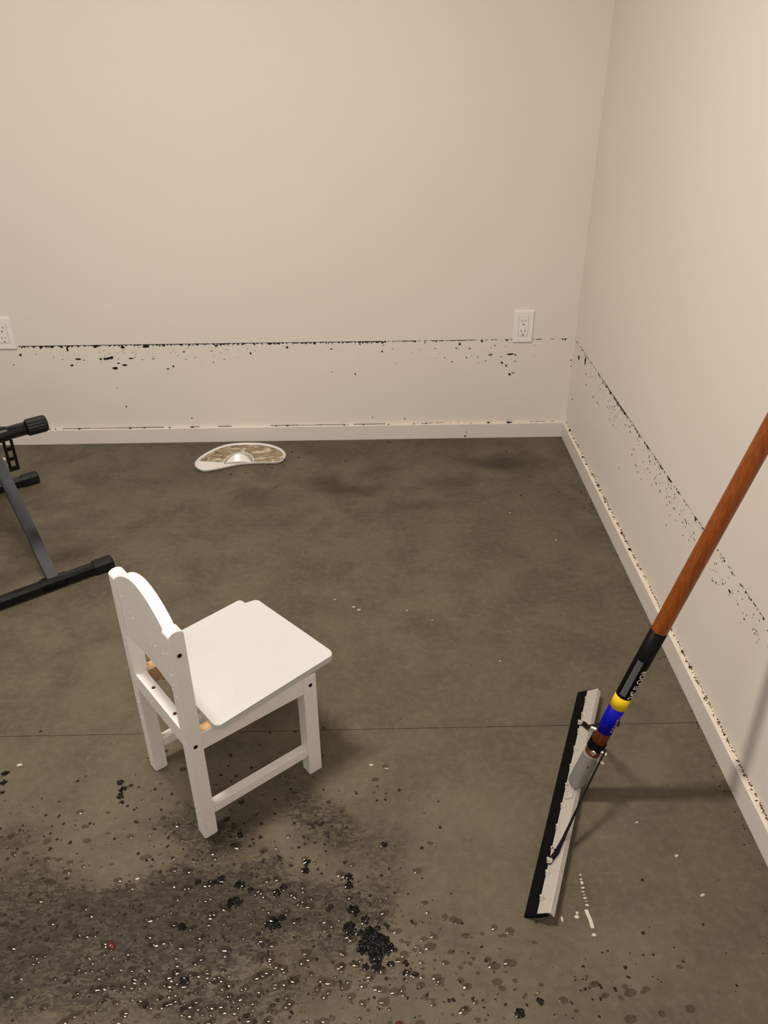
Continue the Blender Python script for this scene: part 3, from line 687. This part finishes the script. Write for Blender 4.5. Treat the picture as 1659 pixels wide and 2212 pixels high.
# ------------------------------------------------------------------ folded black stand at the left
E0 = Vector((-.765, 1.955, 0)); KT = Vector((.80, .60, 0)); KN = Vector((-.60, .80, 0))
def ks(t, n, z): return E0 + KT*t + KN*n + Vector((0, 0, z))
stand = root('folding_stand', ks(-.3, .333, 0), 'black metal crossed-leg folding stand at the left photo edge', 'stand')
sqp = [(a, b) for a, b in ((1, .55), (.55, 1), (-.55, 1), (-1, .55), (-1, -.55), (-.55, -1), (.55, -1), (1, -.55))]
def foot(n, tb):
    f = obj('foot_bar', tube(new(), [ks(-.66, n, .0195), ks(-.012, n, .0195)], .0155, prof=sqp), M_BLACK, parent=stand)
    for t0, t1 in ((-.052, .003), (-.663, -.612)):
        obj('end_cap', tube(new(), [ks(t0, n, .0195), ks(t0+.003, n, .0195), ks(t1-.005, n, .0195), ks(t1, n, .0195)], [.0182, .0192, .0192, .0165], prof=sqp), M_CAP, parent=f)
    return f
foot(0, 0); foot(.666, 0)
# crossed flat legs
obj('leg', bar(new(), [ks(-.165, .004, .03), ks(-.165, .333, .264), ks(-.165, .665, .498)], KT, .031, .018), M_DUSTY, parent=stand, label='dusty grey-black leg bar')
obj('leg', bar(new(), [ks(-.205, .662, .03), ks(-.205, .333, .264), ks(-.205, -.0, .498)], KT, .031, .018), M_DUSTY, parent=stand, label='dusty grey-black leg bar')
obj('weld_collar', tube(new(), [ks(-.2, .002, .0195), ks(-.13, .002, .0195)], .0175, prof=sqp), M_BLACK, parent=stand)
obj('pivot_bolt', tube(new(), [ks(-.235, .333, .266), ks(-.148, .333, .266), ks(-.144, .333, .266), ks(-.141, .333, .266)], [.006, .0075, .006, .002], 16), M_CHROME, parent=stand, label='shiny pivot bolt')
def arm(n, z, lift):
    a = obj('support_arm', tube(new(), [ks(-.52, n, z-lift*3), ks(-.235, n, z-lift), ks(-.10, n, z)], .0165, 24), M_BLACK, parent=stand, smooth=True)
    for p in a.data.polygons: p.use_smooth = len(p.vertices) == 4
    rib = [(((1.0 if k % 2 else .93))*cos(2*pi*k/36), ((1.0 if k % 2 else .93))*sin(2*pi*k/36)) for k in range(36)]
    obj('ribbed_grip', tube(new(), [ks(-.140, n, z), ks(-.137, n, z), ks(-.096, n, z), ks(-.091, n, z)], [.0195, .0212, .0212, .0185], prof=rib), M_CAP, parent=a, label='ribbed rubber grip')
    obj('arm_clamp', tube(new(), [ks(-.235, n, z-.001), ks(-.188, n, z-.0005)], .0185, 20), M_BLACK, parent=a)
    return a
arm(-.027, .497, .001); arm(.693, .497, .001)
# slotted adjuster hanging under the near arm
def slotted():
    g = new(); T = lambda p, q, h: ks(-.190+p+q*.02, -.020+h+q*.12, .485-q)
    w = .0125; L_ = .100; slots = [(.012, .030), (.041, .060), (.070, .087)]
    ys = [0]+[v for s in slots for v in s]+[L_]
    for a, b in ((-w, -.0055), (.0055, w)): bx(g, 0, 1, 0, 1, 0, 1, lambda v, a=a, b=b: T(a+(b-a)*v.x, L_*v.y, .003*v.z))
    for k in range(0, len(ys), 2): bx(g, 0, 1, 0, 1, 0, 1, lambda v, k=k: T(-.0055+.011*v.x, ys[k]+(ys[k+1]-ys[k])*v.y, .003*v.z))
    return g
obj('slotted_strap', slotted(), M_BLACK, parent=stand, label='black strap with three slots')

# ------------------------------------------------------------------ muddy white tray on the floor by the back wall
KID = [(-.638, 2.592), (-.621, 2.664), (-.565, 2.735), (-.500, 2.758), (-.411, 2.752), (-.345, 2.712), (-.317, 2.654), (-.334, 2.603), (-.409, 2.598), (-.475, 2.590), (-.552, 2.556), (-.603, 2.546)]
KID = [(x, y-.010) for x, y in KID]
kp = smooth_closed(KID, 6); kc = Vector((sum(p[0] for p in kp)/len(kp), sum(p[1] for p in kp)/len(kp)))
def inset(d):
    out = []; n = len(kp)
    for i in range(n):
        a = Vector(kp[i-1]); b = Vector(kp[(i+1) % n]); t = (b-a).normalized(); nr = Vector((-t.y, t.x))
        if (kc-Vector(kp[i])).dot(nr) < 0 and d > 0 and False: nr = -nr
        out.append(Vector(kp[i])+nr*d)
    return out
area2 = sum(kp[i-1][0]*kp[i][1]-kp[i][0]*kp[i-1][1] for i in range(len(kp)))
SG = 1 if area2 > 0 else -1
tray = root('kidney_tray', (kc.x, kc.y, 0), 'white kidney-shaped plastic tray holding mud, on the floor by the back wall', 'tray')
g = new(); prof = [(.008, .0), (.002, .003), (.0, .009), (.0, .0105), (.0012, .0110), (.0026, .0100), (.0055, .0060), (.009, .005)]
rings = [[g.verts.new((p.x, p.y, z)) for p in inset(SG*d)] for d, z in prof]; n = len(kp)
for A_, B_ in zip(rings, rings[1:]):
    for k in range(n): g.faces.new((A_[k], A_[(k+1) % n], B_[(k+1) % n], B_[k]))
g.faces.new(rings[0]); g.faces.new(rings[-1])
obj('tray_body', g, M_TRAY, parent=tray)
# mud film over the back and the right of the floor of the tray
g = new(); ins = inset(SG*.0075); rm = random.Random(5)
def clip_poly(poly, f):
    out = []
    for i in range(len(poly)):
        a, b = poly[i-1], poly[i]; fa, fb = f(a), f(b)
        if (fa > 0) != (fb > 0): out.append(a.lerp(b, fa/(fa-fb)))
        if fb > 0: out.append(b)
    return out
film = clip_poly(ins, lambda p: p.y - (2.612 - .15*(p.x+.62)))
film = [p + Vector((rm.uniform(-.002, .002), rm.uniform(-.0035, .0035))) * (1 if p.y < 2.66 else .0) for p in film]
prism(g, [(p.x, p.y) for p in film], lambda p, q, h: Vector((p, q, h)), .0048, .0063)
obj('mud_film', g, M_MUD, parent=tray, label='brown drying mud film')
# raised pocket in the middle of the straight side
pc = Vector((-.482, 2.590)); g = new(); seg = 20
def pocket(rx, ry, z0, z1, th):
    o_, i_ = [], []
    for k in range(seg+1):
        a = pi*k/seg
        o_.append((pc.x+rx*cos(a), pc.y+ry*sin(a))); i_.append((pc.x+(rx-th)*cos(a), pc.y+(ry-th)*sin(a)))
    return o_, i_
o_, i_ = pocket(.055, .078, 0, 0, .003)
poly = o_ + i_[::-1]
prism(g, poly, lambda p, q, h: Vector((p, q, h)), .004, .0120)
obj('pocket_wall', g, M_TRAY, parent=tray)
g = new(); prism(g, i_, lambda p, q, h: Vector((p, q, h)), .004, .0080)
obj('pocket_floor', g, M_TRAYIN, parent=tray, label='pocket floor greyed for shade and mud residue')
g = new(); NA = 18; rows = 6
vv = []
for j in range(rows+1):
    row = []
    for k in range(NA+1):
        s = -1+2*k/NA; e_ = (1-s*s)**.62 if abs(s) < 1 else 0; h = .006+.022*e_*(j/rows); bulge = .020*e_*(j/rows)
        row.append((pc.x+s*(.049-.004*j/rows), pc.y-.004+.014*(1-s*s)+bulge, h))
    vv.append(row)
fr = [[g.verts.new(p) for p in r_] for r_ in vv]; bk_ = [[g.verts.new((p[0], p[1]+.0028, p[2])) for p in r_] for r_ in vv]
for j in range(rows):
    for k in range(NA):
        g.faces.new((fr[j][k], fr[j][k+1], fr[j+1][k+1], fr[j+1][k])); g.faces.new((bk_[j][k], bk_[j+1][k], bk_[j+1][k+1], bk_[j][k+1]))
for k in range(NA): g.faces.new((fr[rows][k], fr[rows][k+1], bk_[rows][k+1], bk_[rows][k])); g.faces.new((fr[0][k+1], fr[0][k], bk_[0][k], bk_[0][k+1]))
for j in range(rows): g.faces.new((fr[j][0], fr[j+1][0], bk_[j+1][0], bk_[j][0])); g.faces.new((fr[j+1][NA], fr[j][NA], bk_[j][NA], bk_[j+1][NA]))
obj('curved_flap', g, M_TRAY, parent=tray, label='white curved flap')

# ------------------------------------------------------------------ grime, water and chips on the floor
rg = random.Random(11)
def clump(parts, label):
    cx = sum(p[0] for p in parts)/len(parts); cy = sum(p[1] for p in parts)/len(parts); g = new()
    for (x, y, r) in parts:
        r = r/1000
        for _ in range(6 + int(r*1100)):
            a = rg.uniform(0, 2*pi); d = r*rg.uniform(.0, .95); q = min(.0058, r*rg.uniform(.22, .45))
            lump(g, rg, (x+d*cos(a), y+d*sin(a), 0), q, q*rg.uniform(.28, .55), 8, 3, .45)
    for (x, y, r) in parts: lump(g, rg, (x, y, 0), r*.00115, .0007, 14, 2, .55)
    return tag(obj('grime_clump', g, M_GRIME, origin=(cx, cy, 0)), label, 'grime', 'black grime clumps on the wet floor')
ON_CLUMP = []
def take(x0, x1, y0, y1):
    s = [d for d in DEB if x0 <= d[0] <= x1 and y0 <= d[1] <= y1]
    for d in s: DEB.remove(d); ON_CLUMP.append(d)
    return s
clump(take(-.040, .025, .760, .830), 'largest black wet grime clump on the foreground floor')
clump(take(-.075, -.020, .830, .880), 'dark grime patch just beyond the largest grime clump')
clump(take(-.060, -.050, .910, .940), 'oval shiny black clump straight beyond the dark grime patch')
clump(take(-.200, -.170, .840, .860), 'round shiny black clump left of the dark grime patch')
clump(take(-.345, -.285, .920, .940), 'ragged black grime streak left of two clumps below the rear chair leg')
clump(take(-.262, -.230, .900, .930), 'upper of two touching black clumps below the rear chair leg')
clump(take(-.262, -.230, .880, .890), 'lower of two touching black clumps below the rear chair leg')
clump(take(-.190, -.170, .900, .920), 'black clump with glints right of the two touching clumps')
clump(take(-.540, -.510, 1.10, 1.17), 'elongated dark green-black clump left of the chair feet')
clump(take(-.790, -.770, 1.14, 1.20), 'small dark lumps in a row at the left photo edge')
clump(take(-.350, -.340, .84, .85), 'black clump right of the reddish-brown scrap')
clump(take(-.140, -.130, .94, .97), 'narrow dark clump between the chair and the oval shiny clump')
clump(take(.21, .23, .680, .695), 'glossy black lump at the bottom photo edge below the squeegee')
clump(take(.25, .26, .70, .71), 'purple-black lump beside the glossy lump near the bottom edge')
clump(take(.035, .060, .745, .775), 'black lumps trailing right of the largest grime clump')
clump(take(-.28, -.26, 1.02, 1.04), 'round black spot in front of the near rear chair leg')
clump(take(.005, .015, .99, 1.01), 'lone black clump right of the chair shadow')
clump(take(-.34, -.31, .745, .755), 'black clump left of centre near the bottom edge')

def dens(x, y, lst):
    return max(s*math.exp(-((x-a)/p)**2-((y-b)/q)**2) for a, b, p, q, s in lst)
FIELD = [(-.36, .86, .24, .10, 1), (-.22, .76, .24, .09, 1), (-.52, .82, .22, .12, .8), (-.20, .93, .18, .09, .8), (-.05, .86, .12, .10, .9), (-.36, 1.02, .15, .09, .7),
         (-.12, 1.06, .13, .09, .6), (-.68, 1.02, .12, .10, .55), (.10, .74, .14, .08, .35), (.33, .72, .12, .05, .5), (-.25, 1.18, .14, .09, .55), (.16, .80, .08, .06, .35), (.55, .80, .16, .10, .16), (.60, .68, .2, .06, .10), (-.50, 1.12, .25, .1, .25), (-.30, 1.38, .2, .1, .16)]
g = new()
for (x, y, r) in DEB:
    for _ in range(3):
        a = rg.uniform(0, 6.28); d = r*.0004
        lump(g, rg, (x+d*cos(a), y+d*sin(a), 0), r/1000*rg.uniform(.4, .7), r/1000*rg.uniform(.2, .42), 7, 2, .4)
k = 0
while k < 1500:
    x, y = rg.uniform(-.85, .70), rg.uniform(.64, 1.5)
    if rg.random() > dens(x, y, FIELD): continue
    r = .0009+.0030*rg.random()**3.2
    lump(g, rg, (x, y, 0), r*rg.uniform(.8, 1.5), r*rg.uniform(.25, .6), 6, 2, .4); k += 1
for (x, y) in ((.058, 2.759), (.071, 2.753), (-.232, 2.675), (-.299, 2.687), (-.099, 2.604), (-.335, 2.414), (.493, 2.665), (.686, 2.249), (.70, 2.351), (.624, 2.354), (.493, 2.336), (-.27, 2.64), (-.36, 2.56), (-.45, 2.53), (-.50, 2.515)):
    lump(g, rg, (x, y, 0), rg.uniform(.003, .006), .002, 7, 2, .4)
for _ in range(120):   # thin line of dirt along the right baseboard
    y = rg.uniform(.7, 2.7); lump(g, rg, (RX-BT-.001-abs(rg.gauss(0, .012)), y, 0), rg.uniform(.001, .003), .001, 6, 2, .4)
for _ in range(150):
    x, y = rg.uniform(-1.0, .7), rg.uniform(1.3, 2.7)
    if y > 2.5 and -.66 < x < -.3: continue
    lump(g, rg, (x, y, 0), rg.uniform(.0007, .0018), .0006, 6, 2, .4)
tag(obj('grime_specks', g, M_SPECK, kind='stuff'), 'small black and brown grime specks scattered over the damp concrete', 'grime')

FEET = [ch((u, v, 0)) for u in (.014, .262) for v in (.013, CW-.013)]
def off_feet(x, y): return all((x-f.x)**2+(y-f.y)**2 > .032**2 for f in FEET)
WET = [(-.30, .74, .26, .09, 1), (-.22, .88, .16, .08, .75), (-.02, .76, .14, .09, .8), (-.50, .78, .18, .09, .5), (-.36, 1.0, .16, .08, .35), (.14, .74, .13, .09, .35), (-.66, .95, .12, .12, .25), (.36, .72, .10, .05, .2), (-.25, 1.1, .2, .1, .12)]
def drop(bm, x, y, r, h, el, z0=0.0):
    """flat cap of water with a parabolic profile"""
    prev = None; seg = 12; a0 = rg.uniform(-.25, .25); wob = [1-.14*rg.random() for _ in range(seg)]
    for i in range(5):
        q = 1-i/5
        ring = []
        for k in range(seg):
            px, py = r*el*q*wob[k]*cos(2*pi*k/seg), r*q*wob[k]*sin(2*pi*k/seg)
            ring.append(bm.verts.new((x+px*cos(a0)-py*sin(a0), y+px*sin(a0)+py*cos(a0), z0+h*(1-q*q))))
        if prev:
            for k in range(seg): bm.faces.new((prev[k], prev[(k+1) % seg], ring[(k+1) % seg], ring[k]))
        prev = ring
    tp = bm.verts.new((x, y, z0+h))
    for k in range(seg): bm.faces.new((prev[k], prev[(k+1) % seg], tp))
g = new(); k = 0
while k < 1000:
    x, y = rg.uniform(-.80, .50), rg.uniform(.64, 1.2)
    if rg.random() > dens(x, y, WET) or not off_feet(x, y): continue
    r = .0018+.0062*rg.random()**2.0
    drop(g, x, y, r, r*rg.uniform(.15, .22), rg.uniform(1.0, 1.7)); k += 1
for (x, y, r) in ON_CLUMP:
    for _ in range(2): drop(g, x+rg.uniform(-.7, .7)*r/1000, y+rg.uniform(-.9, .3)*r/1000, rg.uniform(.0025, .005), .0008, 1.3, .0021)
tag(obj('water_drops', g, M_WATER, smooth=True, kind='stuff'), 'murky water drops with bright glints on the foreground floor', 'water')

def chip(x, y, r, label, mat=M_CHIP, h=.0012, el=1.8):
    g = new(); a = rg.uniform(0, 3.1); n = 7; poly = []
    for k in range(n):
        q = r*rg.uniform(.75, 1.1); b = 2*pi*k/n; px, py = q*el*cos(b), q*sin(b)
        poly.append((x+px*cos(a*.2)-py*sin(a*.2), y+px*sin(a*.2)+py*cos(a*.2)))
    prism(g, poly, lambda p, q, hh: Vector((p, q, hh)), .0, h)
    return tag(obj('paint_chip', g, mat, origin=(x, y, 0)), label, 'paint chip', 'pale paint chips on the concrete')
for x, y, r, lb in ((-.057, 1.744, .0038, 'larger upper paint chip of the touching pair right of the seat'), (-.044, 1.731, .0042, 'larger lower paint chip of the touching pair right of the seat'),
                    (-.110, 1.779, .0026, 'tiny paint chip left of the touching pair of chips'), (.085, 1.724, .0026, 'tiny white paint chip right of the touching pair of chips'),
                    (.151, 1.682, .0022, 'faint paint chip nearest the middle of the open floor'), (.307, 1.516, .0024, 'lone white chip beyond the far end of the squeegee blade'),
                    (.440, 2.224, .0026, 'pale chip near the faint far floor joint at right'), (.555, 2.059, .0028, 'pale chip on the far floor beside the right baseboard'),
                    (-.765, 1.216, .0045, 'pale greenish chip near the left photo edge beside the floor joint'), (-.014, 1.196, .0040, 'pale greenish chip right of the front chair leg'),
                    (.020, 1.186, .0024, 'tiny white chip right of the pale greenish chip'), (-.447, .939, .0030, 'straw-coloured chip on the grimy floor below the chair'),
                    (.508, 1.038, .0024, 'small white chip right of the handle shadow'), (.561, .962, .0035, 'flat pale flake halfway between squeegee and right wall'),
                    (.581, .881, .0035, 'pale flake in the lower right on bare floor')):
    chip(x, y, r*.8, lb)
g = new()
lump(g, rg, (-.463, .814, 0), .0085, .004, 10, 4, .25); lump(g, rg, (-.458, .810, 0), .006, .0045, 10, 4, .2)
tag(obj('debris_bit', g, M_REDBIT, origin=(-.463, .814, 0), smooth=True), 'shiny reddish-brown scrap on the grimy floor at lower left', 'debris')
g = new(); lump(g, rg, (.027, .672, 0), .008, .006, 10, 4, .2)
tag(obj('debris_bit', g, M_REDBIT, origin=(.027, .672, 0), smooth=True), 'small round dark red scrap at the bottom photo edge', 'debris')

# dashed white scuff beside the squeegee
g = new(); TF = lambda a, b: Vector((a, b, .0004))
for (x, y, a, b) in ((.371, .927, .003, .002), (.370, .918, .0032, .0022), (.370, .911, .0035, .0045), (.369, .901, .004, .002), (.368, .893, .0038, .0016), (.368, .887, .0035, .001), (.369, .881, .0045, .0022), (.369, .874, .0035, .001), (.369, .867, .0045, .0026), (.346, .846, .005, .004), (.348, .853, .0035, .003), (.368, .812, .005, .003), (.319, .842, .0025, .006)):
    blot(g, rg, TF, x, y, a, b, 9, .35)
pts = [(.3655, .859), (.3665, .850), (.368, .841), (.3685, .833), (.3685, .824)]
lft = [g.verts.new((x-.0032*rg.uniform(.8, 1.1), y, .0004)) for x, y in pts]; rgt = [g.verts.new((x+.0032*rg.uniform(.8, 1.1), y, .0004)) for x, y in pts]
for k in range(4): g.faces.new((lft[k], rgt[k], rgt[k+1], lft[k+1]))
obj('scuff_mark', g, M_SCUFF, parent=floor, label='dashed white scuff mark on the concrete', kind='stuff')
